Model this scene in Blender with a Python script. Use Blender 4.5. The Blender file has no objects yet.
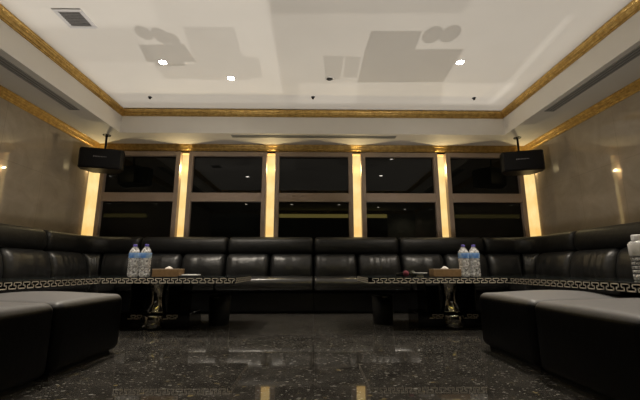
import bpy, bmesh, math, random
from mathutils import Vector, Matrix
random.seed(7)
S = bpy.context.scene
COL = S.collection
PI = math.pi

# ------------------------------------------------------------------ camera
F_PX, CAM_H = 358.0, 0.51
PITCH, YAW = math.atan(69 / F_PX), math.radians(1.0)
cd = bpy.data.cameras.new('camera')
cam = bpy.data.objects.new('camera', cd)
COL.objects.link(cam)
cd.sensor_width = 36.0
cd.lens = 36.0 * F_PX / 640.0
cam.location = (0, 0, CAM_H)
cam.rotation_euler = (PI / 2 + PITCH, 0, -YAW)
cd.clip_start = 0.02
S.camera = cam
S.view_settings.view_transform = 'Standard'
S.view_settings.look = 'None'
S.view_settings.exposure = 0.0

def ceil_xy(u, v, z=2.70):
    """where the line of sight through photo point (u, v) meets the height z (used to measure the room)"""
    fw = Vector((math.sin(YAW) * math.cos(PITCH), math.cos(YAW) * math.cos(PITCH), math.sin(PITCH)))
    rt = Vector((math.cos(YAW), -math.sin(YAW), 0))
    up = rt.cross(fw)
    d = fw + rt * (u - 320) / F_PX + up * (200 - v) / F_PX
    t = (z - CAM_H) / d.z
    return (d.x * t, d.y * t)

# ------------------------------------------------------------------ materials
def new_mat(name):
    m = bpy.data.materials.new(name)
    m.use_nodes = True
    nt = m.node_tree
    return m, nt, nt.nodes['Principled BSDF']

def link(nt, a, b):
    nt.links.new(a, b)

def plain(name, col, rough=0.5, metal=0.0, spec=0.5, coat=0.0, trans=0.0, alpha=1.0, ior=1.5):
    m, nt, p = new_mat(name)
    p.inputs['Base Color'].default_value = (*col, 1)
    p.inputs['Roughness'].default_value = rough
    p.inputs['Metallic'].default_value = metal
    p.inputs['Specular IOR Level'].default_value = spec
    p.inputs['Coat Weight'].default_value = coat
    p.inputs['Transmission Weight'].default_value = trans
    p.inputs['Alpha'].default_value = alpha
    p.inputs['IOR'].default_value = ior
    return m

def noisy(name, c0, c1, scale=4.0, rough=0.5, metal=0.0, spec=0.5, bump=0.0, bscale=60.0, detail=6.0, stretch=(1, 1, 1), coat=0.0):
    m, nt, p = new_mat(name)
    tc = nt.nodes.new('ShaderNodeTexCoord')
    mp = nt.nodes.new('ShaderNodeMapping')
    mp.inputs['Scale'].default_value = stretch
    link(nt, tc.outputs['Object'], mp.inputs['Vector'])
    n = nt.nodes.new('ShaderNodeTexNoise')
    n.inputs['Scale'].default_value = scale
    n.inputs['Detail'].default_value = detail
    link(nt, mp.outputs['Vector'], n.inputs['Vector'])
    r = nt.nodes.new('ShaderNodeValToRGB')
    r.color_ramp.elements[0].position = 0.3
    r.color_ramp.elements[1].position = 0.7
    r.color_ramp.elements[0].color = (*c0, 1)
    r.color_ramp.elements[1].color = (*c1, 1)
    link(nt, n.outputs['Fac'], r.inputs['Fac'])
    link(nt, r.outputs['Color'], p.inputs['Base Color'])
    p.inputs['Roughness'].default_value = rough
    p.inputs['Metallic'].default_value = metal
    p.inputs['Specular IOR Level'].default_value = spec
    p.inputs['Coat Weight'].default_value = coat
    if bump > 0:
        n2 = nt.nodes.new('ShaderNodeTexNoise')
        n2.inputs['Scale'].default_value = bscale
        n2.inputs['Detail'].default_value = 4
        link(nt, mp.outputs['Vector'], n2.inputs['Vector'])
        b = nt.nodes.new('ShaderNodeBump')
        b.inputs['Strength'].default_value = bump
        b.inputs['Distance'].default_value = 0.02
        link(nt, n2.outputs['Fac'], b.inputs['Height'])
        link(nt, b.outputs['Normal'], p.inputs['Normal'])
    return m

def emit(name, col, strength):
    m, nt, p = new_mat(name)
    p.inputs['Base Color'].default_value = (*col, 1)
    p.inputs['Emission Color'].default_value = (*col, 1)
    p.inputs['Emission Strength'].default_value = strength
    return m

def strip_mat():
    m, nt, p = new_mat('backlit_amber_panel')
    tc = nt.nodes.new('ShaderNodeTexCoord')
    n = nt.nodes.new('ShaderNodeTexNoise')
    n.inputs['Scale'].default_value = 3.2
    n.inputs['Detail'].default_value = 3
    link(nt, tc.outputs['Object'], n.inputs['Vector'])
    r = nt.nodes.new('ShaderNodeValToRGB')
    r.color_ramp.elements[0].position = 0.32
    r.color_ramp.elements[0].color = (0.88, 0.54, 0.165, 1)
    r.color_ramp.elements[1].position = 0.68
    r.color_ramp.elements[1].color = (1.0, 0.755, 0.34, 1)
    link(nt, n.outputs['Fac'], r.inputs['Fac'])
    link(nt, r.outputs['Color'], p.inputs['Emission Color'])
    p.inputs['Base Color'].default_value = (0.02, 0.015, 0.008, 1)
    p.inputs['Specular IOR Level'].default_value = 0.0
    p.inputs['Roughness'].default_value = 1.0
    p.inputs['Emission Strength'].default_value = STRIP_E
    return m

def wall_mat():
    m, nt, p = new_mat('beige_polished_marble')
    tc = nt.nodes.new('ShaderNodeTexCoord')
    n = nt.nodes.new('ShaderNodeTexNoise')
    n.inputs['Scale'].default_value = 3.5
    n.inputs['Detail'].default_value = 9
    n.inputs['Roughness'].default_value = 0.65
    n.inputs['Distortion'].default_value = 0.8
    link(nt, tc.outputs['Object'], n.inputs['Vector'])
    r = nt.nodes.new('ShaderNodeValToRGB')
    r.color_ramp.elements[0].position = 0.25
    r.color_ramp.elements[0].color = (0.30, 0.245, 0.175, 1)
    r.color_ramp.elements[1].position = 0.75
    r.color_ramp.elements[1].color = (0.44, 0.37, 0.28, 1)
    link(nt, n.outputs['Fac'], r.inputs['Fac'])
    sx = nt.nodes.new('ShaderNodeSeparateXYZ')
    link(nt, tc.outputs['Object'], sx.inputs[0])
    cx = nt.nodes.new('ShaderNodeCombineXYZ')
    link(nt, sx.outputs['Y'], cx.inputs['X'])
    link(nt, sx.outputs['Z'], cx.inputs['Y'])
    br = nt.nodes.new('ShaderNodeTexBrick')
    br.offset = 0.0
    br.inputs['Scale'].default_value = 1.0
    br.inputs['Brick Width'].default_value = 0.6
    br.inputs['Row Height'].default_value = 0.82
    br.inputs['Mortar Size'].default_value = 0.004
    br.inputs['Color1'].default_value = (1, 1, 1, 1)
    br.inputs['Color2'].default_value = (0.96, 0.96, 0.96, 1)
    br.inputs['Mortar'].default_value = (0.86, 0.85, 0.83, 1)
    link(nt, cx.outputs[0], br.inputs['Vector'])
    mx = nt.nodes.new('ShaderNodeMix')
    mx.data_type = 'RGBA'
    mx.blend_type = 'MULTIPLY'
    mx.inputs['Factor'].default_value = 1.0
    link(nt, r.outputs['Color'], mx.inputs['A'])
    link(nt, br.outputs['Color'], mx.inputs['B'])
    link(nt, mx.outputs['Result'], p.inputs['Base Color'])
    p.inputs['Roughness'].default_value = 0.035
    p.inputs['IOR'].default_value = 2.0
    return m

def floor_mat():
    m, nt, p = new_mat('black_fleck_marble')
    tc = nt.nodes.new('ShaderNodeTexCoord')
    n = nt.nodes.new('ShaderNodeTexNoise')
    n.inputs['Scale'].default_value = 7
    n.inputs['Detail'].default_value = 10
    n.inputs['Roughness'].default_value = 0.7
    link(nt, tc.outputs['Object'], n.inputs['Vector'])
    r = nt.nodes.new('ShaderNodeValToRGB')
    r.color_ramp.elements[0].position = 0.3
    r.color_ramp.elements[0].color = (0.016, 0.0153, 0.014, 1)
    r.color_ramp.elements[1].position = 0.75
    r.color_ramp.elements[1].color = (0.074, 0.069, 0.062, 1)
    link(nt, n.outputs['Fac'], r.inputs['Fac'])
    cur = r.outputs['Color']
    for k, (sc, rot, thr, col) in enumerate(((52, 0.5, 0.635, (0.25, 0.245, 0.23)), (85, -0.6, 0.645, (0.34, 0.33, 0.31)), (30, 0.2, 0.66, (0.20, 0.16, 0.08)))):
        mp = nt.nodes.new('ShaderNodeMapping')
        mp.inputs['Rotation'].default_value = (0, 0, rot)
        mp.inputs['Scale'].default_value = (0.55, 1.0, 1)
        mp.inputs['Location'].default_value = (k * 3.7, k, 0)
        link(nt, tc.outputs['Object'], mp.inputs['Vector'])
        q = nt.nodes.new('ShaderNodeTexNoise')
        q.inputs['Scale'].default_value = sc
        q.inputs['Detail'].default_value = 2.5
        link(nt, mp.outputs['Vector'], q.inputs['Vector'])
        rr = nt.nodes.new('ShaderNodeMapRange')
        rr.inputs['From Min'].default_value = thr
        rr.inputs['From Max'].default_value = thr + 0.06
        link(nt, q.outputs['Fac'], rr.inputs['Value'])
        mx = nt.nodes.new('ShaderNodeMix')
        mx.data_type = 'RGBA'
        link(nt, rr.outputs['Result'], mx.inputs['Factor'])
        link(nt, cur, mx.inputs['A'])
        mx.inputs['B'].default_value = (*col, 1)
        cur = mx.outputs['Result']
    br = nt.nodes.new('ShaderNodeTexBrick')
    br.offset = 0.0
    br.inputs['Scale'].default_value = 1.0
    br.inputs['Brick Width'].default_value = 0.8
    br.inputs['Row Height'].default_value = 0.8
    br.inputs['Mortar Size'].default_value = 0.0015
    br.inputs['Color1'].default_value = (1, 1, 1, 1)
    br.inputs['Color2'].default_value = (0.95, 0.95, 0.95, 1)
    br.inputs['Mortar'].default_value = (0.8, 0.8, 0.8, 1)
    link(nt, tc.outputs['Object'], br.inputs['Vector'])
    mx = nt.nodes.new('ShaderNodeMix')
    mx.data_type = 'RGBA'
    mx.blend_type = 'MULTIPLY'
    mx.inputs['Factor'].default_value = 1.0
    link(nt, cur, mx.inputs['A'])
    link(nt, br.outputs['Color'], mx.inputs['B'])
    link(nt, mx.outputs['Result'], p.inputs['Base Color'])
    p.inputs['Roughness'].default_value = 0.035
    p.inputs['Specular IOR Level'].default_value = 0.7
    return m

def gold_mat():
    m, nt, p = new_mat('gilded_moulding')
    tc = nt.nodes.new('ShaderNodeTexCoord')
    n = nt.nodes.new('ShaderNodeTexNoise')
    n.inputs['Scale'].default_value = 22
    n.inputs['Detail'].default_value = 5
    link(nt, tc.outputs['Object'], n.inputs['Vector'])
    r = nt.nodes.new('ShaderNodeValToRGB')
    r.color_ramp.elements[0].position = 0.3
    r.color_ramp.elements[0].color = (0.36, 0.215, 0.06, 1)
    r.color_ramp.elements[1].position = 0.72
    r.color_ramp.elements[1].color = (0.62, 0.41, 0.13, 1)
    link(nt, n.outputs['Fac'], r.inputs['Fac'])
    link(nt, r.outputs['Color'], p.inputs['Base Color'])
    p.inputs['Metallic'].default_value = 0.65
    p.inputs['Roughness'].default_value = 0.38
    v = nt.nodes.new('ShaderNodeTexVoronoi')
    v.inputs['Scale'].default_value = 38
    link(nt, tc.outputs['Object'], v.inputs['Vector'])
    b = nt.nodes.new('ShaderNodeBump')
    b.inputs['Strength'].default_value = 0.6
    b.inputs['Distance'].default_value = 0.006
    link(nt, v.outputs['Distance'], b.inputs['Height'])
    link(nt, b.outputs['Normal'], p.inputs['Normal'])
    return m

STRIP_E = 1.12
M = {}
M['ceiling'] = noisy('warm_white_plaster', (0.70, 0.662, 0.605), (0.745, 0.708, 0.65), 1.3, 0.6, spec=0.3)
M['marble'] = wall_mat()
M['floor'] = floor_mat()
M['gold'] = gold_mat()
M['strip'] = strip_mat()
M['frame'] = noisy('taupe_window_frame', (0.30, 0.225, 0.17), (0.34, 0.255, 0.195), 8, 0.4)
M['glass'] = plain('dark_night_glass', (0.004, 0.0045, 0.004), 0.012, spec=0.27)
M['leather'] = noisy('black_leather', (0.0085, 0.009, 0.0098), (0.0145, 0.015, 0.0155), 9, 0.36, spec=0.6, bump=0.22, bscale=16, detail=4)
M['leather_seat'] = noisy('black_seat_leather', (0.014, 0.014, 0.015), (0.022, 0.022, 0.023), 9, 0.27, spec=1.0, bump=0.06, bscale=16, detail=4)
M['leather_side'] = noisy('black_leather_matte', (0.005, 0.0053, 0.0058), (0.0085, 0.0088, 0.0092), 9, 0.46, spec=0.35, bump=0.15, bscale=20, detail=4)
M['black_panel'] = plain('black_base_panel', (0.008, 0.008, 0.009), 0.45, spec=0.35)
M['bin_black'] = plain('matte_black_bin', (0.003, 0.003, 0.003), 0.6, spec=0.2)
M['gloss'] = plain('black_gloss_lacquer', (0.004, 0.004, 0.004), 0.05, spec=0.5)
M['top_glass'] = plain('dark_table_glass', (0.012, 0.017, 0.018), 0.05, spec=0.6)
M['inlay'] = noisy('champagne_inlay', (0.80, 0.72, 0.61), (0.92, 0.85, 0.74), 30, 0.4, metal=0.0)
M['inlay_shaded'] = noisy('shaded_plinth_inlay', (0.36, 0.32, 0.26), (0.46, 0.41, 0.34), 30, 0.45, metal=0.2)  # same inlay, darkened in colour for the shade beneath the tabletop
M['chrome'] = noisy('polished_steel', (0.36, 0.34, 0.30), (0.44, 0.42, 0.37), 4, 0.07, metal=1.0)
M['plastic'] = plain('black_satin_plastic', (0.0035, 0.0035, 0.0045), 0.45, spec=0.25)
M['grille'] = noisy('black_speaker_grille', (0.002, 0.002, 0.003), (0.006, 0.006, 0.008), 160, 0.6, spec=0.3, bump=0.3, bscale=220)
M['badge'] = plain('pale_badge', (0.34, 0.33, 0.33), 0.4)
M['vent_grey'] = noisy('grey_vent_slats', (0.27, 0.26, 0.245), (0.32, 0.31, 0.29), 10, 0.55)
M['vent_dark'] = plain('dark_vent_throat', (0.17, 0.165, 0.155), 0.7)
M['vent_frame'] = plain('pale_vent_frame', (0.56, 0.54, 0.53), 0.45)
M['vent_mid'] = noisy('ceiling_grille_grey', (0.14, 0.13, 0.125), (0.20, 0.19, 0.18), 60, 0.6)
M['lamp'] = emit('lit_lamp_lens', (1.0, 0.93, 0.80), 60)
M['lamp_dim'] = emit('rear_lamp_lens', (1.0, 0.90, 0.72), 22)
M['lamp_off'] = plain('unlit_lamp_lens', (0.05, 0.05, 0.05), 0.2)
M['trim_white'] = plain('white_lamp_ring', (0.75, 0.72, 0.68), 0.35)
M['clear'] = plain('clear_bottle_plastic', (0.90, 0.90, 0.91), 0.08, spec=1.0, alpha=0.26)
_nt = M['clear'].node_tree
_n = _nt.nodes.new('ShaderNodeTexNoise')
_n.inputs['Scale'].default_value = 46
_n.inputs['Detail'].default_value = 2
_tc = _nt.nodes.new('ShaderNodeTexCoord')
_nt.links.new(_tc.outputs['Object'], _n.inputs['Vector'])
_b = _nt.nodes.new('ShaderNodeBump')
_b.inputs['Strength'].default_value = 1.0
_b.inputs['Distance'].default_value = 0.012
_nt.links.new(_n.outputs['Fac'], _b.inputs['Height'])
_nt.links.new(_b.outputs['Normal'], _nt.nodes['Principled BSDF'].inputs['Normal'])
_r = _nt.nodes.new('ShaderNodeMapRange')
_r.inputs['From Min'].default_value = 0.40
_r.inputs['From Max'].default_value = 0.62
_r.inputs['To Min'].default_value = 0.22
_r.inputs['To Max'].default_value = 0.80
_nt.links.new(_n.outputs['Fac'], _r.inputs['Value'])
_nt.links.new(_r.outputs['Result'], _nt.nodes['Principled BSDF'].inputs['Alpha'])
M['water'] = plain('bottled_water', (0.70, 0.72, 0.74), 0.06, alpha=0.10)
M['cap_blue'] = plain('violet_blue_cap', (0.16, 0.13, 0.62), 0.4)
M['cap_white'] = plain('white_cap', (0.86, 0.86, 0.88), 0.4)
M['label_blue'] = noisy('pale_blue_label', (0.04, 0.22, 0.75), (0.62, 0.84, 1.0), 16, 0.35, detail=1.5)
M['label_white'] = noisy('pale_grey_label', (0.62, 0.61, 0.60), (0.80, 0.79, 0.78), 30, 0.4)
M['rib_shade'] = plain('painted_rib_shade', (0.03, 0.03, 0.04), 0.5)  # shade between the bottle ribs, put in as a dark colour
M['tan_box'] = noisy('brown_leatherette', (0.21, 0.125, 0.055), (0.29, 0.18, 0.085), 40, 0.5)
M['tan_top'] = noisy('light_brown_leatherette', (0.34, 0.23, 0.13), (0.42, 0.29, 0.17), 40, 0.45)
M['tissue'] = noisy('white_tissue', (0.80, 0.78, 0.75), (0.90, 0.88, 0.85), 14, 0.8)
M['paper'] = noisy('white_card', (0.66, 0.66, 0.66), (0.80, 0.80, 0.80), 12, 0.5)
M['mic_red'] = noisy('red_foam', (0.13, 0.015, 0.03), (0.20, 0.03, 0.05), 120, 0.8, bump=0.3, bscale=200)
M['mic_green'] = noisy('olive_grey_foam', (0.035, 0.04, 0.025), (0.09, 0.09, 0.06), 120, 0.8, bump=0.3, bscale=200)
M['rear_dark'] = noisy('dark_feature_panel', (0.006, 0.006, 0.006), (0.010, 0.009, 0.008), 6, 0.35)
M['rear_pale'] = noisy('pale_green_beige_panel', (0.30, 0.30, 0.22), (0.37, 0.36, 0.27), 3, 0.3)

# ------------------------------------------------------------------ mesh helpers
def mk(name, bm, mat, parent=None, smooth=False, loc=None):
    bmesh.ops.recalc_face_normals(bm, faces=bm.faces[:])
    me = bpy.data.meshes.new(name)
    bm.to_mesh(me)
    bm.free()
    if smooth:
        for f in me.polygons:
            f.use_smooth = True
    if mat is not None:
        me.materials.append(mat)
    o = bpy.data.objects.new(name, me)
    COL.objects.link(o)
    if parent is not None:
        o.parent = parent
    if loc is not None:
        o.location = loc
    return o

def thing(name, label, cat, loc=(0, 0, 0), rotz=0.0, group=None):
    o = bpy.data.objects.new(name, None)
    COL.objects.link(o)
    o.empty_display_size = 0.1
    o.location = loc
    o.rotation_euler = (0, 0, rotz)
    o['label'] = label
    o['category'] = cat
    if group:
        o['group'] = group
    return o

def struct(o, kind='structure'):
    o['kind'] = kind
    return o

def copy_tree(o, parent=None):
    c = o.copy()
    COL.objects.link(c)
    if parent is not None:
        c.parent = parent
    for ch in list(o.children):
        copy_tree(ch, c)
    return c

def B():
    return bmesh.new()

def box(bm, x0, x1, y0, y1, z0, z1, bev=0.0, seg=2):
    t = bmesh.new()
    bmesh.ops.create_cube(t, size=1.0)
    for v in t.verts:
        v.co = Vector(((x0 + x1) / 2 + v.co.x * (x1 - x0), (y0 + y1) / 2 + v.co.y * (y1 - y0), (z0 + z1) / 2 + v.co.z * (z1 - z0)))
    if bev > 0:
        bmesh.ops.bevel(t, geom=t.edges[:], offset=bev, segments=seg, affect='EDGES', profile=0.5)
    me = bpy.data.meshes.new('t')
    t.to_mesh(me)
    t.free()
    bm.from_mesh(me)
    bpy.data.meshes.remove(me)
    return bm

def lathe(bm, prof, n=32, c=(0, 0, 0), cap=True):
    rings = []
    for r, z in prof:
        rings.append([bm.verts.new((c[0] + r * math.cos(2 * PI * k / n), c[1] + r * math.sin(2 * PI * k / n), c[2] + z)) for k in range(n)])
    for a, b in zip(rings[:-1], rings[1:]):
        for k in range(n):
            bm.faces.new((a[k], a[(k + 1) % n], b[(k + 1) % n], b[k]))
    if cap:
        bm.faces.new(rings[0])
        bm.faces.new(rings[-1])
    return bm

def puff_box(bm, x0, x1, y0, y1, z0, z1, r, top=0.0, side=0.0, n=16):
    """rounded, slightly pillowed block"""
    t = bmesh.new()
    bmesh.ops.create_cube(t, size=2.0)
    bmesh.ops.subdivide_edges(t, edges=t.edges[:], cuts=n - 1, use_grid_fill=True)
    h = Vector(((x1 - x0) / 2, (y1 - y0) / 2, (z1 - z0) / 2))
    c = Vector(((x0 + x1) / 2, (y0 + y1) / 2, (z0 + z1) / 2))
    m = n // 4
    for v in t.verts:
        p = Vector((0, 0, 0))
        uv = v.co.copy()
        for i in range(3):
            k = (v.co[i] + 1) / 2 * n
            if k <= m:
                p[i] = -h[i] + r * (k / m)
            elif k >= n - m:
                p[i] = h[i] - r * ((n - k) / m)
            else:
                p[i] = -h[i] + r + (2 * h[i] - 2 * r) * (k - m) / (n - 2 * m)
        q = Vector([max(-(h[i] - r), min(h[i] - r, p[i])) for i in range(3)])
        d = p - q
        if d.length > 1e-9:
            p = q + d.normalized() * r
        f = [1 - (p[i] / h[i]) ** 2 for i in range(3)]
        if uv.z > 0:
            p.z += top * max(0, f[0]) * max(0, f[1]) * uv.z
        p.x += side * uv.x * max(0, f[1]) * max(0, f[2])
        p.y += side * uv.y * max(0, f[0]) * max(0, f[2])
        v.co = c + p
    me = bpy.data.meshes.new('t')
    t.to_mesh(me)
    t.free()
    bm.from_mesh(me)
    bpy.data.meshes.remove(me)
    return bm

def loft(bm, rings, cap=True):
    vr = [[bm.verts.new(p) for p in ring] for ring in rings]
    n = len(vr[0])
    for a, b in zip(vr[:-1], vr[1:]):
        for k in range(n):
            bm.faces.new((a[k], a[(k + 1) % n], b[(k + 1) % n], b[k]))
    if cap:
        bm.faces.new(vr[0])
        bm.faces.new(vr[-1])
    return bm

# ------------------------------------------------------------------ the room
W, YB, YR = 3.25, 5.20, -1.0          # half width, window wall, rear wall
ZS, ZC = 2.35, 2.70                   # soffit, coffered ceiling
CX, CY0, CY1 = 2.665, 0.45, 4.70      # coffer opening

struct(mk('floor', box(B(), -W - 0.15, W + 0.15, YR - 0.15, YB + 0.3, -0.1, 0), M['floor']))
bm = B()
box(bm, -CX - 0.05, CX + 0.05, CY0 - 0.05, CY1 + 0.05, ZC, ZC + 0.1)
box(bm, -W - 0.15, -CX, YR - 0.15, YB + 0.3, ZS, ZC + 0.1)
box(bm, CX, W + 0.15, YR - 0.15, YB + 0.3, ZS, ZC + 0.1)
box(bm, -CX, CX, CY1, YB + 0.3, ZS, ZC + 0.1)
box(bm, -CX, CX, YR - 0.15, CY0, ZS, ZC + 0.1)
struct(mk('ceiling', bm, M['ceiling']))
struct(mk('wall_left', box(B(), -W - 0.15, -W, YR - 0.15, YB + 0.3, 0, ZS), M['marble']))
struct(mk('wall_right', box(B(), W, W + 0.15, YR - 0.15, YB + 0.3, 0, ZS), M['marble']))
struct(mk('wall_rear', box(B(), -W, W, YR - 0.15, YR, 0, ZS), M['rear_pale']))
bm = B()
box(bm, -W, W, YB + 0.12, YB + 0.3, 0, ZS)
box(bm, -W, W, YB, YB + 0.12, 0, 0.60)
struct(mk('wall_back', bm, M['black_panel']))
# dark feature panels on the wall behind the viewer (seen mirrored in the panes)
struct(mk('trim_7', box(B(), -W + 0.02, 1.35, YR, YR + 0.04, 0.0, 2.12), M['rear_dark']))
struct(mk('trim_8', box(B(), 1.72, 2.35, YR, YR + 0.05, 0.0, 2.12), M['rear_dark']))

t = thing('cove_light', 'warm cove light along the top of the dark feature panel, mirrored in the middle pane', 'wall light', (0.60, YR, 2.125))
mk('glowing_strip', box(B(), -1.75, 1.75, 0.002, 0.035, 0.0, 0.115), emit('olive_cove_glow', (1.0, 0.80, 0.22), 3.2), t)
mk('strip_housing', box(B(), -1.78, 1.78, 0.0, 0.05, 0.115, 0.130, 0.003), M['plastic'], t)

# gilded mouldings: profile swept along each straight run, mitred at the corners
def crown(prof, pts, closed):
    """prof: (inward offset, z); pts: plan corners, the inside of the run on the left"""
    n = len(pts)
    rings = []
    for i, p in enumerate(pts):
        p = Vector(p)
        a = Vector(pts[i - 1]) if (closed or i > 0) else None
        b = Vector(pts[(i + 1) % n]) if (closed or i < n - 1) else None
        d1 = (p - a).normalized() if a is not None else (b - p).normalized()
        d2 = (b - p).normalized() if b is not None else d1
        n1, n2 = Vector((-d1.y, d1.x)), Vector((-d2.y, d2.x))
        m = (n1 + n2)
        m = m / (1 + n1.dot(n2))
        rings.append([(p.x + m.x * o, p.y + m.y * o, z) for o, z in prof])
    if closed:
        rings.append(rings[0])
    bm = B()
    loft(bm, rings, cap=not closed)
    if closed:
        bmesh.ops.remove_doubles(bm, verts=bm.verts[:], dist=1e-5)
    return bm

wall_prof = [(0, ZS), (0, ZS - 0.092), (0.010, ZS - 0.092), (0.013, ZS - 0.078), (0.020, ZS - 0.073), (0.023, ZS - 0.056),
             (0.034, ZS - 0.042), (0.038, ZS - 0.030), (0.046, ZS - 0.024), (0.053, ZS - 0.010), (0.058, ZS - 0.008), (0.058, ZS)]
g0 = ZC - 0.022
cof_prof = [(0, g0), (0, g0 - 0.085), (0.009, g0 - 0.085), (0.012, g0 - 0.074), (0.020, g0 - 0.069), (0.025, g0 - 0.050),
            (0.034, g0 - 0.038), (0.037, g0 - 0.024), (0.044, g0 - 0.018), (0.046, g0 - 0.006), (0.050, g0 - 0.004), (0.050, g0)]
struct(mk('trim_1', crown(wall_prof, [(-W, YB), (-W, YR)], False), M['gold']))
struct(mk('trim_2', crown(wall_prof, [(W, YR), (W, YB)], False), M['gold']))
struct(mk('trim_3', crown(wall_prof, [(W, YB), (-W, YB)], False), M['gold']))
struct(mk('trim_4', crown(wall_prof, [(-W, YR), (W, YR)], False), M['gold']))
struct(mk('trim_5', crown(cof_prof, [(-CX, CY0), (CX, CY0), (CX, CY1), (-CX, CY1)], True), M['gold']))

# windows and the lit strips between them
SP = 1.283
COLUMN_W = 4.5
M['strip_cap'] = emit('amber_cap_glow', (0.95, 0.62, 0.24), 0.75)
ZT, ZM0, ZM1, ZG0, ZG1 = 2.235, 1.475, 1.606, 0.60, 2.165
FW, SW = 0.066, 0.125
for i in range(5):
    xc = (i - 2) * SP
    a, b = xc - SP / 2 + SW / 2, xc + SP / 2 - SW / 2
    root = bpy.data.objects.new('window_%d' % (i + 1), None)
    COL.objects.link(root)
    root.location = (xc, YB, ZG0)
    struct(root)
    bm = B()
    y0, y1 = -0.055, 0.06
    a, b = a - xc, b - xc
    box(bm, a, a + FW, y0, y1, 0, ZT - ZG0, 0.006)
    box(bm, b - FW, b, y0, y1, 0, ZT - ZG0, 0.006)
    box(bm, a + FW, b - FW, y0, y1, ZG1 - ZG0, ZT - ZG0, 0.004)
    box(bm, a + FW, b - FW, y0, y1, ZM0 - ZG0, ZM1 - ZG0, 0.004)
    box(bm, a + FW, b - FW, y0, y1, 0, 0.06, 0.004)
    mk('window_frame', bm, M['frame'], root)
    mk('upper_pane', box(B(), a + FW - 0.01, b - FW + 0.01, 0.0, 0.02, ZM1 - ZG0 - 0.01, ZG1 - ZG0 + 0.01), M['glass'], root)
    mk('lower_pane', box(B(), a + FW - 0.01, b - FW + 0.01, 0.0, 0.02, 0.05, ZM0 - ZG0 + 0.01), M['glass'], root)

strip_labels = ['glowing amber light column in the corner beside the left marble wall',
                'glowing amber light column between the first and second windows from the left',
                'glowing amber light column just left of the middle window',
                'glowing amber light column just right of the middle window',
                'glowing amber light column between the two rightmost windows',
                'glowing amber light column in the corner beside the right marble wall']
for i in range(6):
    xc = (i - 2.5) * SP
    hw = SW / 2 - 0.002
    t = thing('light_column', strip_labels[i], 'wall light', (xc, YB + 0.03, ZG0), group='lit columns between the windows')
    lo, hi = -hw, hw
    if i == 0:
        lo = max(lo, -W - xc + 0.001)
    if i == 5:
        hi = min(hi, W - xc - 0.001)
    mk('diffuser', box(B(), lo, hi, 0, 0.03, 0, ZT - ZG0 - 0.03), M['strip'], t)
    if i in (0, 5):
        e = lo if i == 0 else hi - 0.012
        mk('side_wall_glow', box(B(), e, e + 0.012, -0.17, 0.0, 0, ZT - ZG0 - 0.03), M['strip'], t)  # added glowing sheet, imitates the column's glow on the side wall
    c = mk('end_cap', box(B(), lo, hi, -0.012, 0.03, ZT - ZG0 - 0.028, ZT - ZG0 - 0.002), M['strip_cap'], t)
    ld = bpy.data.lights.new('column_uplight', 'POINT')
    ld.energy = COLUMN_W
    ld.color = (1.0, 0.80, 0.42)
    ld.shadow_soft_size = 0.0
    lo_ = bpy.data.objects.new('column_uplight', ld)
    COL.objects.link(lo_)
    lo_.location = (max(-W + 0.06, min(W - 0.06, xc)), YB - 0.03, 1.98)

# ------------------------------------------------------------------ ceiling fittings
def slot(name, label, x0, x1, y0, y1, group):
    cx, cy = (x0 + x1) / 2, (y0 + y1) / 2
    t = thing(name, label, 'air vent', (cx, cy, ZS), group=group)
    lx, ly = (x1 - x0) / 2, (y1 - y0) / 2
    bm = B()
    e = 0.012
    box(bm, -lx, lx, -ly, -ly + e, -0.008, 0.0)
    box(bm, -lx, lx, ly - e, ly, -0.008, 0.0)
    box(bm, -lx, -lx + e, -ly + e, ly - e, -0.008, 0.0)
    box(bm, lx - e, lx, -ly + e, ly - e, -0.008, 0.0)
    mk('frame', bm, M['vent_grey'], t)
    mk('throat', box(B(), -lx + e, lx - e, -ly + e, ly - e, -0.002, 0.0), M['vent_dark'], t)
    bm = B()
    for k in (-0.33, 0.33):
        if lx < ly:
            box(bm, (k - 0.12) * lx, (k + 0.12) * lx, -ly + e, ly - e, -0.007, -0.002)
        else:
            box(bm, -lx + e, lx - e, (k - 0.12) * ly, (k + 0.12) * ly, -0.007, -0.002)
    mk('slats', bm, M['vent_grey'], t)
    return t
slot('linear_air_vent', 'long grey slot vent in the left soffit above the marble wall', -2.87, -2.755, 1.6, 3.98, 'slot vents in the soffit')
slot('linear_air_vent', 'long grey slot vent in the right soffit above the marble wall', 2.725, 2.84, 1.6, 3.92, 'slot vents in the soffit')
slot('linear_air_vent', 'long grey slot vent in the back soffit above the middle windows', -1.16, 1.16, 4.765, 4.845, 'slot vents in the soffit')

t = thing('ceiling_vent', 'square white framed ceiling vent with grey grille near the left gold moulding', 'air vent', (-2.127, 2.86, ZC))
bm = B()
q, e = 0.125, 0.032
box(bm, -q, q, -q, -q + e, -0.010, 0, 0.003)
box(bm, -q, q, q - e, q, -0.010, 0, 0.003)
box(bm, -q, -q + e, -q + e, q - e, -0.010, 0, 0.003)
box(bm, q - e, q, -q + e, q - e, -0.010, 0, 0.003)
mk('frame', bm, M['vent_frame'], t)
bm = B()
box(bm, -q + e, q - e, -q + e, q - e, -0.002, 0)
for k in range(9):
    yy = -q + e + (k + 0.5) * (2 * q - 2 * e) / 9
    box(bm, -q + e, q - e, yy - 0.004, yy + 0.004, -0.007, -0.002)
mk('grille', bm, M['vent_mid'], t)

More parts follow.
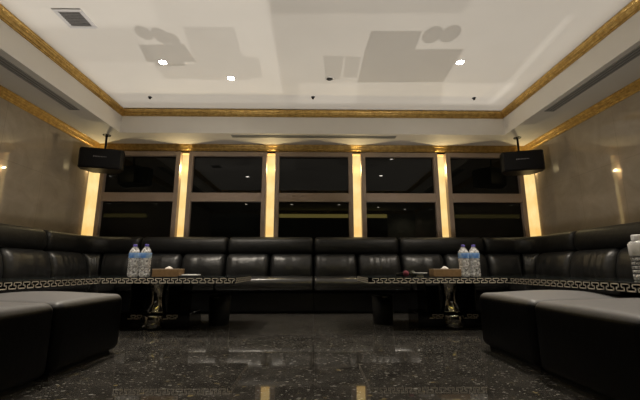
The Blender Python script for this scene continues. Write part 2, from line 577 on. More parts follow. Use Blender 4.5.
def downlight(label, x, y, z, lit, watts=0, group='recessed ceiling lights', cone=95):
    t = thing('recessed_downlight', label, 'ceiling light', (x, y, z), group=group)
    bm = B()
    lathe(bm, [(0.038, -0.001), (0.038, -0.006), (0.043, -0.008), (0.052, -0.005), (0.054, 0.0)], 24, cap=False)
    mk('trim_ring', bm, M['trim_white'], t, smooth=True)
    bm = B()
    lathe(bm, [(0.038, 0.0), (0.038, -0.004), (0.026, -0.009), (0.004, -0.011)], 20)
    mk('lens', bm, {0: M['lamp_off'], 1: M['lamp'], 2: M['lamp_dim']}[lit], t, smooth=True)
    if watts:
        ld = bpy.data.lights.new('downlight_beam', 'SPOT')
        ld.energy = watts
        ld.color = (1.0, 0.89, 0.74)
        ld.spot_size = math.radians(cone)
        ld.spot_blend = 0.8
        ld.shadow_soft_size = 0.03
        lo = bpy.data.objects.new('downlight_beam', ld)
        COL.objects.link(lo)
        lo.location = (x, y, z - 0.02)
    return t
KEY = 115
downlight('lit recessed downlight nearest the square ceiling vent', *ceil_xy(163, 62), ZC, 1, KEY)
downlight('lit recessed downlight nearest the middle of the ceiling', *ceil_xy(231, 78), ZC, 1, KEY * 0.7)
downlight('lit recessed downlight on the right half of the ceiling', *ceil_xy(460, 62), ZC, 1, KEY)
downlight('small unlit recessed downlight with a dark lens near the ceiling centre', *ceil_xy(329.5, 78.7), ZC, 0)
downlight('lit recessed downlight out of view, mirrored in second window from left', -1.6, 2.0, ZC, 1, KEY)
downlight('lit recessed downlight out of view, mirrored in second window from right', 1.6, 2.15, ZC, 1, KEY)
for x, y, lab in ((-0.64, 0.2, 'rear soffit downlight mirrored at left of middle lower pane'), (0.73, 0.2, 'rear soffit downlight mirrored at right of middle lower pane'),
             (-1.95, 0.2, 'rear soffit downlight mirrored in second lower pane from left'), (1.95, -0.25, 'rear soffit downlight mirrored in fourth lower pane from left'), (2.85, -0.62, 'added rear soffit downlight for brightening the pale wall panel behind the viewer')):  # last lamp is added to brighten the pale panel
    downlight(lab, x, y, ZS, 2, 26, group='downlights in the rear soffit', cone=130)

def sprinkler(label, x, y):
    t = thing('ceiling_sensor', label, 'ceiling sensor', (x, y, ZC), group='small dark ceiling sensors')
    bm = B()
    lathe(bm, [(0.026, 0.0), (0.025, -0.004), (0.012, -0.006), (0.010, -0.018), (0.016, -0.020), (0.014, -0.024)], 16)
    mk('sensor_head', bm, M['plastic'], t, smooth=True)
sprinkler('small dark ceiling sensor near the middle of the back gold moulding', *ceil_xy(313, 97))
sprinkler('small dark ceiling sensor near the left end of the back gold moulding', *ceil_xy(150, 97))
sprinkler('small dark ceiling sensor near the right end of the back gold moulding', *ceil_xy(474, 98))

# ------------------------------------------------------------------ speakers hung from the soffit
def speaker(sx, label):
    zc = 1.965
    t = thing('wall_speaker', label, 'speaker', (sx * 2.90, 4.80, zc), rotz=-sx * math.radians(17), group='black speakers hung in the corners')
    bm = B()
    hw, hz = 0.262, 0.139
    # plan outline: broad front, canted sides, narrower back
    plan = [(-hw + 0.02, -0.16), (hw - 0.02, -0.16), (hw, -0.14), (hw, -0.04), (0.15, 0.13), (-0.15, 0.13), (-hw, -0.04), (-hw, -0.14)]
    rings = []
    for z, s in ((-hz, 0.97), (-hz + 0.012, 1.0), (hz - 0.012, 1.0), (hz, 0.97)):
        rings.append([(x * s, y * s, z) for x, y in plan])
    loft(bm, rings)
    mk('cabinet', bm, M['plastic'], t)
    bm = B()
    puff_box(bm, -hw + 0.02, hw - 0.02, -0.178, -0.155, -hz + 0.015, hz - 0.015, 0.010, n=8)
    mk('grille', bm, M['grille'], t, smooth=True)
    # raised pale wordmark plate, a taper of small strokes
    bm = B()
    x = -0.085
    for k in range(9):
        w = 0.016
        h = 0.017 - 0.0011 * k
        box(bm, x, x + w * 0.8, -0.181, -0.1775, 0.018 - h * 0.5, 0.018 + h * 0.5, 0.002, 1)
        x += w + 0.002
    mk('badge', bm, M['badge'], t)
    bm = B()
    lathe(bm, [(0.014, hz - 0.005), (0.014, ZS - zc - 0.012), (0.05, ZS - zc - 0.010), (0.052, ZS - zc)], 20)
    box(bm, -0.035, 0.035, -0.03, 0.03, hz - 0.004, hz + 0.03, 0.006)
    mk('ceiling_bracket', bm, M['plastic'], t)
speaker(-1, 'black loudspeaker hanging from a ceiling bracket in the left back corner')
speaker(1, 'black loudspeaker hanging from a ceiling bracket in the right back corner')

# ------------------------------------------------------------------ the U-shaped black leather sofa, module by module
WX, WY, RC = 3.20, 5.10, 0.55
LX = WX - RC
ARC = RC * PI / 2
def path(s, side):
    if s < LX:
        p, n = (s, WY), (0, -1)
    elif s < LX + ARC:
        a = (s - LX) / RC
        p, n = (LX + RC * math.sin(a), WY - RC + RC * math.cos(a)), (-math.sin(a), -math.cos(a))
    else:
        p, n = (WX, WY - RC - (s - LX - ARC)), (-1, 0)
    return (p[0] * side, p[1]), (n[0] * side, n[1])

def superprof(dc, zc, hd, hz, e=4.0, tilt=0.0, n=28):
    out = []
    for k in range(n):
        a = 2 * PI * k / n
        c, s = math.cos(a), math.sin(a)
        dz = hz * math.copysign(abs(s) ** (2 / e), s)
        dd = hd * math.copysign(abs(c) ** (2 / e), c)
        out.append((dc + dd - tilt * dz, zc + dz))
    return out

def sweep(bm, s0, s1, side, origin, dc, zc, hd, hz, e=4.0, tilt=0.0, r=0.04, bulge=0.0, wrinkle=0.0, steps=26):
    rings = []
    L = s1 - s0
    seed = random.random() * 20
    ts = sorted(set([0, 0.12 * r, 0.35 * r, 0.65 * r, r] + [L - x for x in (0, 0.12 * r, 0.35 * r, 0.65 * r, r)] + [r + (L - 2 * r) * k / steps for k in range(1, steps)]))
    for t in ts:
        dd = min(t, L - t)
        ins = 0.0
        if dd < r:
            ins = r - math.sqrt(max(0, r * r - (r - dd) ** 2))
        u = 2 * t / L - 1
        b = bulge * (1 - u ** 4)
        P, N = path(s0 + t, side)
        ring = []
        for d, z in superprof(dc, zc, max(0.004, hd - ins), max(0.004, hz - ins), e, tilt):
            if d > dc:
                d += b * max(0, 1 - ((z - zc) / hz) ** 2)
                d += wrinkle * math.sin(seed + 23 * t + 9 * math.sin(7 * t + seed)) * max(0, 1 - ((z - zc) / hz) ** 2)
            ring.append((P[0] + N[0] * d - origin[0], P[1] + N[1] * d - origin[1], z))
        rings.append(ring)
    loft(bm, rings)
    return bm

def sofa_module(s0, s1, side, label, ncush, corner=False):
    mid, nm = path((s0 + s1) / 2, side)
    o = (mid[0] + nm[0] * 0.4, mid[1] + nm[1] * 0.4)
    g = 0.006
    t = thing('sofa_module', label, 'sofa', (o[0], o[1], 0), group='modules of the black leather sofa')
    bm = B()
    sweep(bm, s0 + g, s1 - g, side, o, 0.20, 0.815, 0.135, 0.122, 3.2, 0.10, 0.05, 0.016, 0.002)
    mk('headrest', bm, M['leather_side'], t, smooth=True)
    bm = B()
    sweep(bm, s0 + 0.001, s1 - 0.001, side, o, 0.06, 0.43, 0.045, 0.425, 12.0, 0.0, 0.003)
    mk('back_panel', bm, M['black_panel'], t)
    for k in range(ncush):
        a = s0 + (s1 - s0) * k / ncush
        b = s0 + (s1 - s0) * (k + 1) / ncush
        bm = B()
        sweep(bm, a + g, b - g, side, o, 0.24, 0.545, 0.165, 0.172, 4.0, 0.22, 0.06, 0.040, 0.004)
        mk('back_cushion', bm, M['leather'], t, smooth=True)
    if not corner:
        bm = B()
        sweep(bm, s0 + g * 0.5, s1 - g * 0.5, side, o, 0.50, 0.335, 0.35, 0.088, 5.0, 0.0, 0.03, 0.012, 0.001)
        mk('seat', bm, M['leather_seat'], t, smooth=True)
        bm = B()
        sweep(bm, s0 + 0.002, s1 - 0.002, side, o, 0.385, 0.128, 0.315, 0.127, 14.0, 0.0, 0.004)
        mk('base', bm, M['black_panel'], t)
    else:
        x0, x1 = 2.30, WX - 0.14
        y0, y1 = 3.955, WY - 0.14
        def xs(a, b):
            a, b = a * side - o[0], b * side - o[0]
            return (min(a, b), max(a, b))
        bm = B()
        a, b = xs(x0, x1)
        puff_box(bm, a, b, y0 - o[1], y1 - o[1], 0.247, 0.423, 0.035, 0.012)
        mk('seat', bm, M['leather_seat'], t, smooth=True)
        bm = B()
        a, b = xs(x0 + 0.01, x1)
        box(bm, a, b, y0 + 0.01 - o[1], y1 - o[1], 0.0, 0.25, 0.006)
        mk('base', bm, M['black_panel'], t)
    return t
SM = 1.145
SC = LX + ARC + (WY - RC - 3.945)
sofa_module(SM, 2 * SM, -1, 'black leather sofa section along the window wall, directly behind the left pair of water bottles', 2)
sofa_module(0, SM, -1, 'black leather sofa section along the window wall, under the left half of the middle window', 2)
sofa_module(0, SM, 1, 'black leather sofa section along the window wall, under the right half of the middle window', 2)
sofa_module(SM, 2 * SM, 1, 'black leather sofa section along the window wall, directly behind the right pair of water bottles', 2)
sofa_module(2 * SM, SC, -1, 'curved black leather corner section of sofa in the left back corner', 3, True)
sofa_module(2 * SM, SC, 1, 'curved black leather corner section of sofa in the right back corner', 3, True)
sofa_module(SC, SC + 1.2, -1, 'black leather sofa section along the left marble wall', 2)
sofa_module(SC, SC + 1.2, 1, 'black leather sofa section along the right marble wall', 2)

# ------------------------------------------------------------------ tables with a Greek key band
UNIT = [(0, 0), (.74, 0), (.74, .5), (.5, .5), (.5, 1), (1.24, 1), (1.24, .5), (1.0, .5), (1.0, 0)]
def greek(bm, a, b, z0, h, nrm, period=0.066, lw=0.0062, th=0.0012):
    """key pattern laid on a vertical face from plan point a to b"""
    a, b = Vector(a), Vector(b)
    L = (b - a).length
    d = (b - a) / L
    n = max(1, int(round((L - 0.02) / period)))
    p = (L - 0.012) / (n + 0.24)
    nv = Vector(nrm)
    def P(u, z, o):
        q = a + d * (0.006 + u)
        return (q.x + nv.x * o, q.y + nv.y * o, z)
    def seg(u0, u1, w0, w1):
        vs = [bm.verts.new(P(u, w, o)) for o in (0, th) for u, w in ((u0, w0), (u1, w0), (u1, w1), (u0, w1))]
        bm.faces.new(vs[4:8])
        for k in range(4):
            bm.faces.new((vs[k], vs[(k + 1) % 4], vs[4 + (k + 1) % 4], vs[4 + k]))
    q = lw / 2
    for i in range(n):
        pts = [((i + x) * p, z0 + q + y * (h - lw)) for x, y in UNIT]
        for (u0, w0), (u1, w1) in zip(pts[:-1], pts[1:]):
            seg(min(u0, u1) - q, max(u0, u1) + q, min(w0, w1) - q, max(w0, w1) + q)
    return bm

TZ = 0.445
def table(x0, x1, y0, y1, px, py, lenx, label, sides):
    """low table: gloss slab, glass sheet, key band, plinth with two panels and a steel column"""
    cx, cy = (x0 + x1) / 2, (y0 + y1) / 2
    t = thing('low_table', label, 'table', (cx, cy, 0), group='black low tables with key pattern edges')
    a, b, c, d = x0 - cx, x1 - cx, y0 - cy, y1 - cy
    mk('table_top', box(B(), a, b, c, d, 0.392, TZ - 0.006, 0.002, 1), M['gloss'], t)
    mk('glass_sheet', box(B(), a - 0.003, b + 0.003, c - 0.003, d + 0.003, TZ - 0.006, TZ, 0.0015, 1), M['top_glass'], t)
    bm = B()
    z0, h = 0.396, 0.041
    if 'f' in sides:
        greek(bm, (a, c), (b, c), z0, h, (0, -1))
    if 'r' in sides:
        greek(bm, (b, c), (b, d), z0, h, (1, 0))
    if 'l' in sides:
        greek(bm, (a, d), (a, c), z0, h, (-1, 0))
    if 'b' in sides:
        greek(bm, (b, d), (a, d), z0, h, (0, 1))
    i = mk('key_pattern_band', bm, M['inlay'], t)
    i['label'] = 'champagne Greek key inlay band'
    # pedestal, centred on (px, py)
    ox, oy = px - cx, py - cy
    if lenx:
        hx, hy = 0.32, 0.17
    else:
        hx, hy = 0.12, 0.32
    pl = mk('plinth', box(B(), ox - hx, ox + hx, oy - hy, oy + hy, 0.0, 0.125, 0.004, 1), M['gloss'], t)
    bm = B()
    if lenx:
        greek(bm, (ox - hx + 0.10, oy - hy), (ox - 0.09, oy - hy), 0.080, 0.036, (0, -1), 0.062, 0.006)
        mk('plinth_band', bm, M['inlay_shaded'], pl)
        bm = B()
        greek(bm, (ox + 0.09, oy - hy), (ox + hx - 0.10, oy - hy), 0.080, 0.036, (0, -1), 0.062, 0.006)
    else:
        greek(bm, (ox + hx, oy - hy + 0.05), (ox + hx, oy + hy - 0.05), 0.080, 0.036, (1, 0), 0.062, 0.006)
    mk('plinth_band', bm, M['inlay_shaded'], pl)
    for s in (-1, 1):
        bm = B()
        if lenx:
            u0, u1 = sorted((ox + s * 0.095, ox + s * 0.235))
            box(bm, u0, u1, oy - 0.13, oy + 0.13, 0.125, 0.392, 0.012, 3)
        else:
            u0, u1 = sorted((oy + s * 0.08, oy + s * 0.26))
            box(bm, ox - 0.09, ox + 0.09, u0, u1, 0.125, 0.392, 0.012, 3)
        mk('pedestal_panel', bm, M['gloss'], t)
    bm = B()
    prof = []
    for k in range(17):
        u = k / 16
        prof.append((0.062 + 0.028 * (2 * u - 1) ** 2, 0.125 + 0.267 * u))
    lathe(bm, prof, 40, (ox, oy - (0.10 if lenx else 0), 0))
    co = mk('pedestal_column', bm, M['chrome'], t, smooth=True)
    co['label'] = 'waisted polished steel column'
    if lenx:
        bm = B()
        lathe(bm, [(0.084, 0.004), (0.094, 0.014), (0.090, 0.10), (0.084, 0.128)], 40, (ox, oy - hy + 0.02, 0))
        mk('column_foot', bm, M['chrome'], t, smooth=True)
    return t
table(-2.24, -0.640, 3.00, 3.76, -1.405, 3.46, True, 'black low table with key pattern edge nearest the left half of the back sofa', 'frl')
table(0.446, 2.20, 3.00, 3.75, 1.245, 3.46, True, 'black low table with key pattern edge nearest the right half of the back sofa', 'frl')
table(-2.24, -1.715, 1.30, 2.985, -2.11, 2.1, False, 'black low table running towards the viewer behind the left ottomans', 'frl')
table(1.600, 2.20, 1.30, 2.985, 2.07, 2.1, False, 'black low table running towards the viewer behind the right ottomans', 'frl')

# ------------------------------------------------------------------ ottomans
def ottoman(x0, x1, y0, y1, label):
    cx, cy = (x0 + x1) / 2, (y0 + y1) / 2
    t = thing('ottoman', label, 'ottoman', (cx, cy, 0), group='black leather ottomans')
    hx, hy = (x1 - x0) / 2, (y1 - y0) / 2
    bm = B()
    puff_box(bm, -hx, hx, -hy, hy, 0.02, 0.352, 0.042, 0.032, 0.008, n=24)
    mk('cushion_block', bm, M['ottoman'], t, smooth=True)
    mk('base', box(B(), -hx + 0.04, hx - 0.04, -hy + 0.04, hy - 0.04, 0.0, 0.03), M['black_panel'], t)
    return t
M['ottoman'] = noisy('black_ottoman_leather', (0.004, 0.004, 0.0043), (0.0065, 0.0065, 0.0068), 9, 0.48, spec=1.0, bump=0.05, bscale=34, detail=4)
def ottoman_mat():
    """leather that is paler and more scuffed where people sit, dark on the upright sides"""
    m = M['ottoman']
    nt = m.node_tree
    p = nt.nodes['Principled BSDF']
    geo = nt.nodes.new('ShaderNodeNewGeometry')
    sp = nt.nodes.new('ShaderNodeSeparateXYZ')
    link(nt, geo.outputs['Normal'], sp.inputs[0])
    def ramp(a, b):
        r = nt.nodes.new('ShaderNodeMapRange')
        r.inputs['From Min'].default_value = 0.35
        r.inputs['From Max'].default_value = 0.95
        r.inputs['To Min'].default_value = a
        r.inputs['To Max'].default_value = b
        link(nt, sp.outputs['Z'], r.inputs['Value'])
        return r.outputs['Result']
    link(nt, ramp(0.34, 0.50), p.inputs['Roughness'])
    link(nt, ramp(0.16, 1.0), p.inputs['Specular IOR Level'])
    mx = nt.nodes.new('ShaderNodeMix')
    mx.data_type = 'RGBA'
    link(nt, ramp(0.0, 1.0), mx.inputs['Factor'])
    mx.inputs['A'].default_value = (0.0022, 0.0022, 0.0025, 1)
    mx.inputs['B'].default_value = (0.13, 0.129, 0.135, 1)  # pale top sheen painted into the base colour
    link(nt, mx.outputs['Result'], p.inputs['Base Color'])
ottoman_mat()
ottoman(-1.94, -1.225, 1.822, 2.422, 'black leather ottoman on the left, the farther of that pair')
ottoman(-1.94, -1.222, 1.20, 1.798, 'black leather ottoman on the left, nearer the viewer and cut by the photo edge')
ottoman(1.118, 1.84, 1.894, 2.505, 'black leather ottoman on the right, the farther of that pair')
ottoman(1.106, 1.84, 1.24, 1.868, 'black leather ottoman on the right, nearer the viewer and cut by the photo edge')

# ------------------------------------------------------------------ things on and around the tables
def bottle_profile(h, r):
    pr = [(r * 0.80, 0.0), (r * 0.97, 0.008)]
    z = 0.02
    while z < h * 0.56:
        pr += [(r, z), (r, z + 0.010), (r * 0.93, z + 0.015)]
        z += 0.020
    pr += [(r, h * 0.58), (r, h * 0.72), (r * 0.97, h * 0.745), (r * 0.90, h * 0.785), (r * 0.74, h * 0.84), (r * 0.54, h * 0.89), (r * 0.37, h * 0.92), (r * 0.35, h * 0.945)]
    return pr

def water_bottle(x, y, label):
    h, r = 0.272, 0.044
    t = thing('water_bottle', label, 'bottle', (x, y, TZ), group='clear water bottles with blue labels')
    bm = B()
    lathe(bm, bottle_profile(h, r), 28)
    mk('bottle_body', bm, M['clear'], t, smooth=True)
    bm = B()
    lathe(bm, [(r * 0.74, 0.004), (r * 0.88, 0.012), (r * 0.88, h * 0.72), (r * 0.7, h * 0.80)], 24)
    mk('water', bm, M['water'], t, smooth=True)
    bm = B()
    lathe(bm, [(r + 0.0006, h * 0.575), (r + 0.001, h * 0.58), (r + 0.001, h * 0.735), (r + 0.0006, h * 0.74)], 28, cap=False)
    mk('bottle_label', bm, M['label_blue'], t, smooth=True)
    bm = B()
    lathe(bm, [(r * 0.36, h * 0.935), (r * 0.38, h * 0.94), (r * 0.38, h * 0.99), (r * 0.32, h)], 20)
    mk('bottle_cap', bm, M['cap_blue'], t)
    return t
yb = 3.12
water_bottle(-1.530, yb, 'clear water bottle with blue label on left table, left of its pair')
water_bottle(-1.432, yb, 'clear water bottle with blue label on left table, beside the tissue box')
water_bottle(1.300, yb, 'clear water bottle with blue label on right table, beside the tissue box')
water_bottle(1.392, yb, 'clear water bottle with blue label on right table, right of its pair')

# the larger square-shouldered bottle at the right edge
t = thing('water_bottle', 'white capped clear bottle with pale label at the right edge on near table', 'bottle', (1.922, 2.10, TZ))
h, r = 0.265, 0.048
bm = B()
pr = [(r * 0.85, 0.0), (r * 0.94, 0.008)]
z = 0.02
while z < h * 0.50:
    pr += [(r * 0.95, z), (r * 0.95, z + 0.012), (r * 0.86, z + 0.018)]
    z += 0.024
pr += [(r, h * 0.55), (r, h * 0.80), (r * 0.90, h * 0.835), (r * 0.55, h * 0.875), (r * 0.50, h * 0.90)]
lathe(bm, pr, 28)
mk('bottle_body', bm, M['clear'], t, smooth=True)
bm = B()
lathe(bm, [(r + 0.0006, h * 0.545), (r + 0.001, h * 0.55), (r + 0.001, h * 0.795), (r + 0.0006, h * 0.80)], 28, cap=False)
mk('bottle_label', bm, M['label_white'], t, smooth=True)
bm = B()
for k in range(5):
    zz = 0.036 + 0.024 * k
    lathe(bm, [(r * 0.90, zz), (r * 0.955, zz + 0.001), (r * 0.955, zz + 0.0055), (r * 0.90, zz + 0.0065)], 28, cap=False)
mk('rib_shadow_bands', bm, M['rib_shade'], t, smooth=True)
bm = B()
lathe(bm, [(r * 0.56, h * 0.885), (r * 0.60, h * 0.89), (r * 0.60, h * 0.985), (r * 0.52, h)], 24)
mk('bottle_cap', bm, M['cap_white'], t)

def tissue_box(x, y, label, lx=0.128, ly=0.065):
    t = thing('tissue_box', label, 'tissue box', (x, y, TZ), group='brown tissue boxes on the tables')
    hz = 0.066
    mk('box_body', box(B(), -lx, lx, -ly, ly, 0, hz - 0.005, 0.004), M['tan_box'], t)
    mk('box_lid', box(B(), -lx - 0.001, lx + 0.001, -ly - 0.001, ly + 0.001, hz - 0.006, hz, 0.002, 1), M['tan_top'], t)
    bm = B()
    rings = []
    n = 22
    for k, (s, z) in enumerate(((1.0, 0.0), (0.95, 0.005), (0.72, 0.011), (0.40, 0.017), (0.10, 0.020))):
        ring = []
        for i in range(n):
            a = 2 * PI * i / n
            w = 1 + 0.20 * math.sin(5 * a + k) + 0.1 * math.sin(9 * a)
            ring.append((0.030 * s * w * math.cos(a), 0.014 * s * w * math.sin(a), hz + z * (1 + 0.15 * math.sin(3 * a + 1))))
        rings.append(ring)
    loft(bm, rings)
    mk('tissue', bm, M['tissue'], t, smooth=True)
tissue_box(-1.238, 3.14, 'brown tissue box with white tissue on the left table', 0.112)
tissue_box(1.135, 3.14, 'brown tissue box with white tissue on the right table', 0.118)

# left table: flat white notepad; right table: a little white footed dish, two microphones
t = thing('notepad', 'flat white notepad on the left table, right of the tissue box', 'notepad', (-1.045, 3.12, TZ), rotz=0.06)
mk('cover', box(B(), -0.085, 0.085, -0.055, 0.055, 0, 0.010, 0.002, 1), M['plastic'], t)
bm = B()
box(bm, -0.058, 0.074, -0.052, 0.050, 0.010, 0.021, 0.002, 1)
mk('pages', bm, M['paper'], t)
t = thing('footed_dish', 'small white footed dish on right table, left of the tissue box', 'dish', (0.905, 3.10, TZ))
bm = B()
lathe(bm, [(0.032, 0.0), (0.030, 0.004), (0.026, 0.016), (0.030, 0.024)], 24)
mk('foot', bm, M['vent_frame'], t, smooth=True)
bm = B()
lathe(bm, [(0.030, 0.024), (0.058, 0.027), (0.064, 0.033), (0.060, 0.034), (0.050, 0.030), (0.01, 0.029)], 28)
mk('bowl', bm, M['paper'], t, smooth=True)

def microphone(x, y, rz, mat, label):
    t = thing('microphone', label, 'microphone', (x, y, TZ), rotz=rz)
    bm = B()
    bmesh.ops.create_uvsphere(bm, u_segments=20, v_segments=14, radius=0.026)
    for v in bm.verts:
        v.co = Vector((v.co.x, v.co.y * 1.1, v.co.z)) + Vector((0, 0, 0.026))
    mk('foam_head', bm, mat, t, smooth=True)
    bm = B()
    rings = []
    for yy, r in ((0.022, 0.019), (0.05, 0.017), (0.12, 0.014), (0.20, 0.012), (0.21, 0.009)):
        zc = 0.026 - (yy - 0.022) / 0.188 * 0.013
        rings.append([(r * math.cos(2 * PI * k / 18), yy, zc + r * math.sin(2 * PI * k / 18)) for k in range(18)])
    loft(bm, rings)
    mk('handle', bm, M['plastic'], t, smooth=True)
microphone(0.792, 3.12, 0.18, M['mic_red'], 'microphone with red foam head lying on the right table')
microphone(0.850, 3.12, 0.05, M['mic_green'], 'microphone with dark olive foam head lying on the right table')

def waste_bin(x, y, label):
    t = thing('waste_bin', label, 'waste bin', (x, y, 0), group='small black bins by the tables')
    bm = B()
    r = 0.104
    lathe(bm, [(r * 0.86, 0.0), (r * 0.88, 0.006), (r, 0.262), (r - 0.005, 0.262), (r * 0.86 - 0.004, 0.02), (0.01, 0.016)], 36)
    mk('bin_body', bm, M['bin_black'], t, smooth=True)
    bm = B()
    lathe(bm, [(r - 0.003, 0.258), (r + 0.004, 0.260), (r + 0.005, 0.268), (r - 0.004, 0.270)], 36, cap=False)
    mk('rim', bm, M['gloss'], t, smooth=True)
    bm = B()
    box(bm, -0.025, 0.025, -r - 0.006, -r + 0.006, 0.247, 0.257, 0.003)
    mk('clasp', bm, M['chrome'], t)
waste_bin(-0.885, 3.52, 'small black waste bin under the inner end of the left table')
waste_bin(0.665, 3.56, 'small black waste bin under the inner end of the right table')

# ------------------------------------------------------------------ light
# Imitated glow off the glossy tables: an added, unseen patterned spot lamp over each.
def gobo_light(name, pos, energy, shapes, window, base):
    ld = bpy.data.lights.new(name, 'SPOT')
    ld.energy = energy
    ld.color = (1.0, 0.945, 0.87)
    ld.spot_size = math.radians(176)
    ld.spot_blend = 0.05
    ld.shadow_soft_size = 0.0
    o = bpy.data.objects.new(name, ld)
    COL.objects.link(o)
    o.location = pos
    o.rotation_euler = (PI, 0, 0)
    ld.use_nodes = True
    nt = ld.node_tree
    em = nt.nodes['Emission']
    geo = nt.nodes.new('ShaderNodeNewGeometry')
    sep = nt.nodes.new('ShaderNodeSeparateXYZ')
    link(nt, geo.outputs['Incoming'], sep.inputs[0])
    def math_n(op, a, b=None, clamp=False):
        n = nt.nodes.new('ShaderNodeMath')
        n.operation = op
        n.use_clamp = clamp
        for i, q in enumerate((a, b)):
            if q is None:
                continue
            if isinstance(q, (int, float)):
                n.inputs[i].default_value = q
            else:
                link(nt, q, n.inputs[i])
        return n.outputs[0]
    hh = ZC - pos[2]
    rx = math_n('DIVIDE', sep.outputs['X'], sep.outputs['Z'])
    ry = math_n('DIVIDE', sep.outputs['Y'], sep.outputs['Z'])
    X = math_n('ADD', math_n('MULTIPLY', rx, hh), pos[0])
    Y = math_n('ADD', math_n('MULTIPLY', ry, hh), pos[1])
    cmb = nt.nodes.new('ShaderNodeCombineXYZ')
    link(nt, X, cmb.inputs[0])
    link(nt, Y, cmb.inputs[1])
    cmb.inputs[2].default_value = 1.0
    V = cmb.outputs[0]
    def poly(pts, soft):
        area = sum(pts[i - 1][0] * p[1] - p[0] * pts[i - 1][1] for i, p in enumerate(pts))
        if area < 0:
            pts = pts[::-1]
        out = None
        for i in range(len(pts)):
            a, b = pts[i], pts[(i + 1) % len(pts)]
            dx, dy = b[0] - a[0], b[1] - a[1]
            L = math.hypot(dx, dy)
            nx, ny = -dy / L, dx / L
            dt = nt.nodes.new('ShaderNodeVectorMath')
            dt.operation = 'DOT_PRODUCT'
            link(nt, V, dt.inputs[0])
            dt.inputs[1].default_value = (nx / soft, ny / soft, -(nx * a[0] + ny * a[1]) / soft + 0.5)
            c = math_n('ADD', dt.outputs['Value'], 0.0, True)
            out = c if out is None else math_n('MULTIPLY', out, c)
        return out
    def ell(c, r, soft):
        dx = math_n('DIVIDE', math_n('SUBTRACT', X, c[0]), r[0])
        dy = math_n('DIVIDE', math_n('SUBTRACT', Y, c[1]), r[1])
        d = math_n('SQRT', math_n('ADD', math_n('MULTIPLY', dx, dx), math_n('MULTIPLY', dy, dy)))
        return math_n('ADD', math_n('DIVIDE', math_n('SUBTRACT', 1.0, d), soft), 0.5, True)
    val = None
    groups = {}
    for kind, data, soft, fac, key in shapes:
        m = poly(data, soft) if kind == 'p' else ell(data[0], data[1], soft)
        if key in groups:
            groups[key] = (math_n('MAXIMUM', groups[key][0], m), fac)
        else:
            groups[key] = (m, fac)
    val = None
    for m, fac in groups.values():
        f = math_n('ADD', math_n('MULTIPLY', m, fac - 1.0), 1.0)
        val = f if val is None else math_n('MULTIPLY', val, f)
    rim = poly([(-CX + 0.10, CY0), (CX - 0.10, CY0), (CX - 0.10, CY1 - 0.20), (-CX + 0.10, CY1 - 0.20)], 0.10)  # shade along the ceiling edge, drawn into the pattern
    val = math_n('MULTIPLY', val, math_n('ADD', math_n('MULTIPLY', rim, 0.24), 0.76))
    # soft partition between the two lamps
    lo, hi, inv = window
    wv = math_n('DIVIDE', math_n('SUBTRACT', X, lo), hi - lo, True)
    if inv:
        wv = math_n('SUBTRACT', 1.0, wv)
    val = math_n('MULTIPLY', val, wv)
    sv = math_n('DIVIDE', math_n('ADD', X, 1.2), 2.4, True)
    if inv:
        sv = math_n('SUBTRACT', 1.0, sv)
    # even wash over the flat ceiling: undo the fall-off towards grazing angles
    r2 = math_n('ADD', math_n('ADD', math_n('MULTIPLY', rx, rx), math_n('MULTIPLY', ry, ry)), 1.0)
    val = math_n('MULTIPLY', val, math_n('MINIMUM', math_n('POWER', r2, 1.38), 9.0))
    # outside the coffer only a dim spill
    inside = poly([(-CX, CY0), (CX, CY0), (CX, CY1), (-CX, CY1)], 0.03)
    val = math_n('ADD', math_n('MULTIPLY', val, inside), math_n('MULTIPLY', math_n('SUBTRACT', 1.0, inside), math_n('MULTIPLY', sv, base)))
    link(nt, val, em.inputs['Strength'])
    return o

def cpoly(*uv):
    return [ceil_xy(u, v) for u, v in uv]
def cell(u, v, ru, rv):
    c = ceil_xy(u, v)
    a = ceil_xy(u + ru, v)
    b = ceil_xy(u, v + rv)
    return (c, (abs(a[0] - c[0]), abs(b[1] - c[1])))

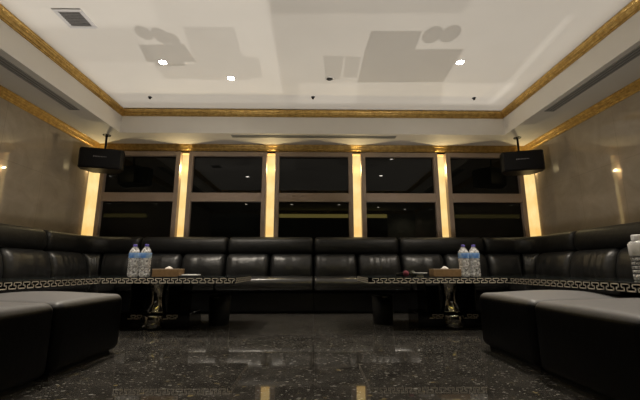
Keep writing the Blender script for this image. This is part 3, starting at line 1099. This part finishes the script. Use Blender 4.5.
SHAPES_L = [  # light and dark ceiling patches, drawn into the lamp pattern
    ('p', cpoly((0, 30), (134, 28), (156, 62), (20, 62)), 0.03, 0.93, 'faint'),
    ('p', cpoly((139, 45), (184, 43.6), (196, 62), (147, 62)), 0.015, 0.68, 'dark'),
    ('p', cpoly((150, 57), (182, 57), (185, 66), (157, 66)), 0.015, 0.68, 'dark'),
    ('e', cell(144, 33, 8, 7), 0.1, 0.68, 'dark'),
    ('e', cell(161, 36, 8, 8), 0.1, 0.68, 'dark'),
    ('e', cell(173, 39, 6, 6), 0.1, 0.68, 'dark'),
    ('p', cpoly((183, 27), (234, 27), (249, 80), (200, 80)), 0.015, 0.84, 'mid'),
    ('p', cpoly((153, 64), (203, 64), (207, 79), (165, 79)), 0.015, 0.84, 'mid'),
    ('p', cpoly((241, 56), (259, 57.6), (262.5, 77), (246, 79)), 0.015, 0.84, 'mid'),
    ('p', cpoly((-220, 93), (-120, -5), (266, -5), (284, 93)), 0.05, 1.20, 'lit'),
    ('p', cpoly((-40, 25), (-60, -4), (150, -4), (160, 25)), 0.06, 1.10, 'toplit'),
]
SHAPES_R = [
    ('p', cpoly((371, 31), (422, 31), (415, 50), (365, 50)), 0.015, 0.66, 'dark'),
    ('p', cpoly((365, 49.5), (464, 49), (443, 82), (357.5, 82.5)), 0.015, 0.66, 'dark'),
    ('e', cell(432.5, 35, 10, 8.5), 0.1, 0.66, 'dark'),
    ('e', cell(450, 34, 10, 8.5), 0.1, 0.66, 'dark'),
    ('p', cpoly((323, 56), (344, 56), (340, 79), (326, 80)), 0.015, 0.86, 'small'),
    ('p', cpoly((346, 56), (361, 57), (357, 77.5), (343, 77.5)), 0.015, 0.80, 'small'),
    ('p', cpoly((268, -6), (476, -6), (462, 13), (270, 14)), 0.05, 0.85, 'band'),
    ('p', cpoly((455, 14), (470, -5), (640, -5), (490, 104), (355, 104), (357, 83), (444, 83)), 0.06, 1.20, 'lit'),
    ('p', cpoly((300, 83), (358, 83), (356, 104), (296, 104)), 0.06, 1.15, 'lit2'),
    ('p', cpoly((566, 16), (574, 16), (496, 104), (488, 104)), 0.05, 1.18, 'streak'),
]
xs = ceil_xy(277, 50)[0]
UP = 68
gobo_light('added_gobo_left', (-1.0, 3.35, 0.95), UP, SHAPES_L, (xs - 0.02, xs + 0.02, True), 0.38)
gobo_light('added_gobo_right', (1.0, 3.35, 0.95), UP, SHAPES_R, (xs - 0.02, xs + 0.02, False), 0.38)

w = bpy.data.worlds.new('world')
S.world = w
w.use_nodes = True
w.node_tree.nodes['Background'].inputs[0].default_value = (0.004, 0.004, 0.006, 1)
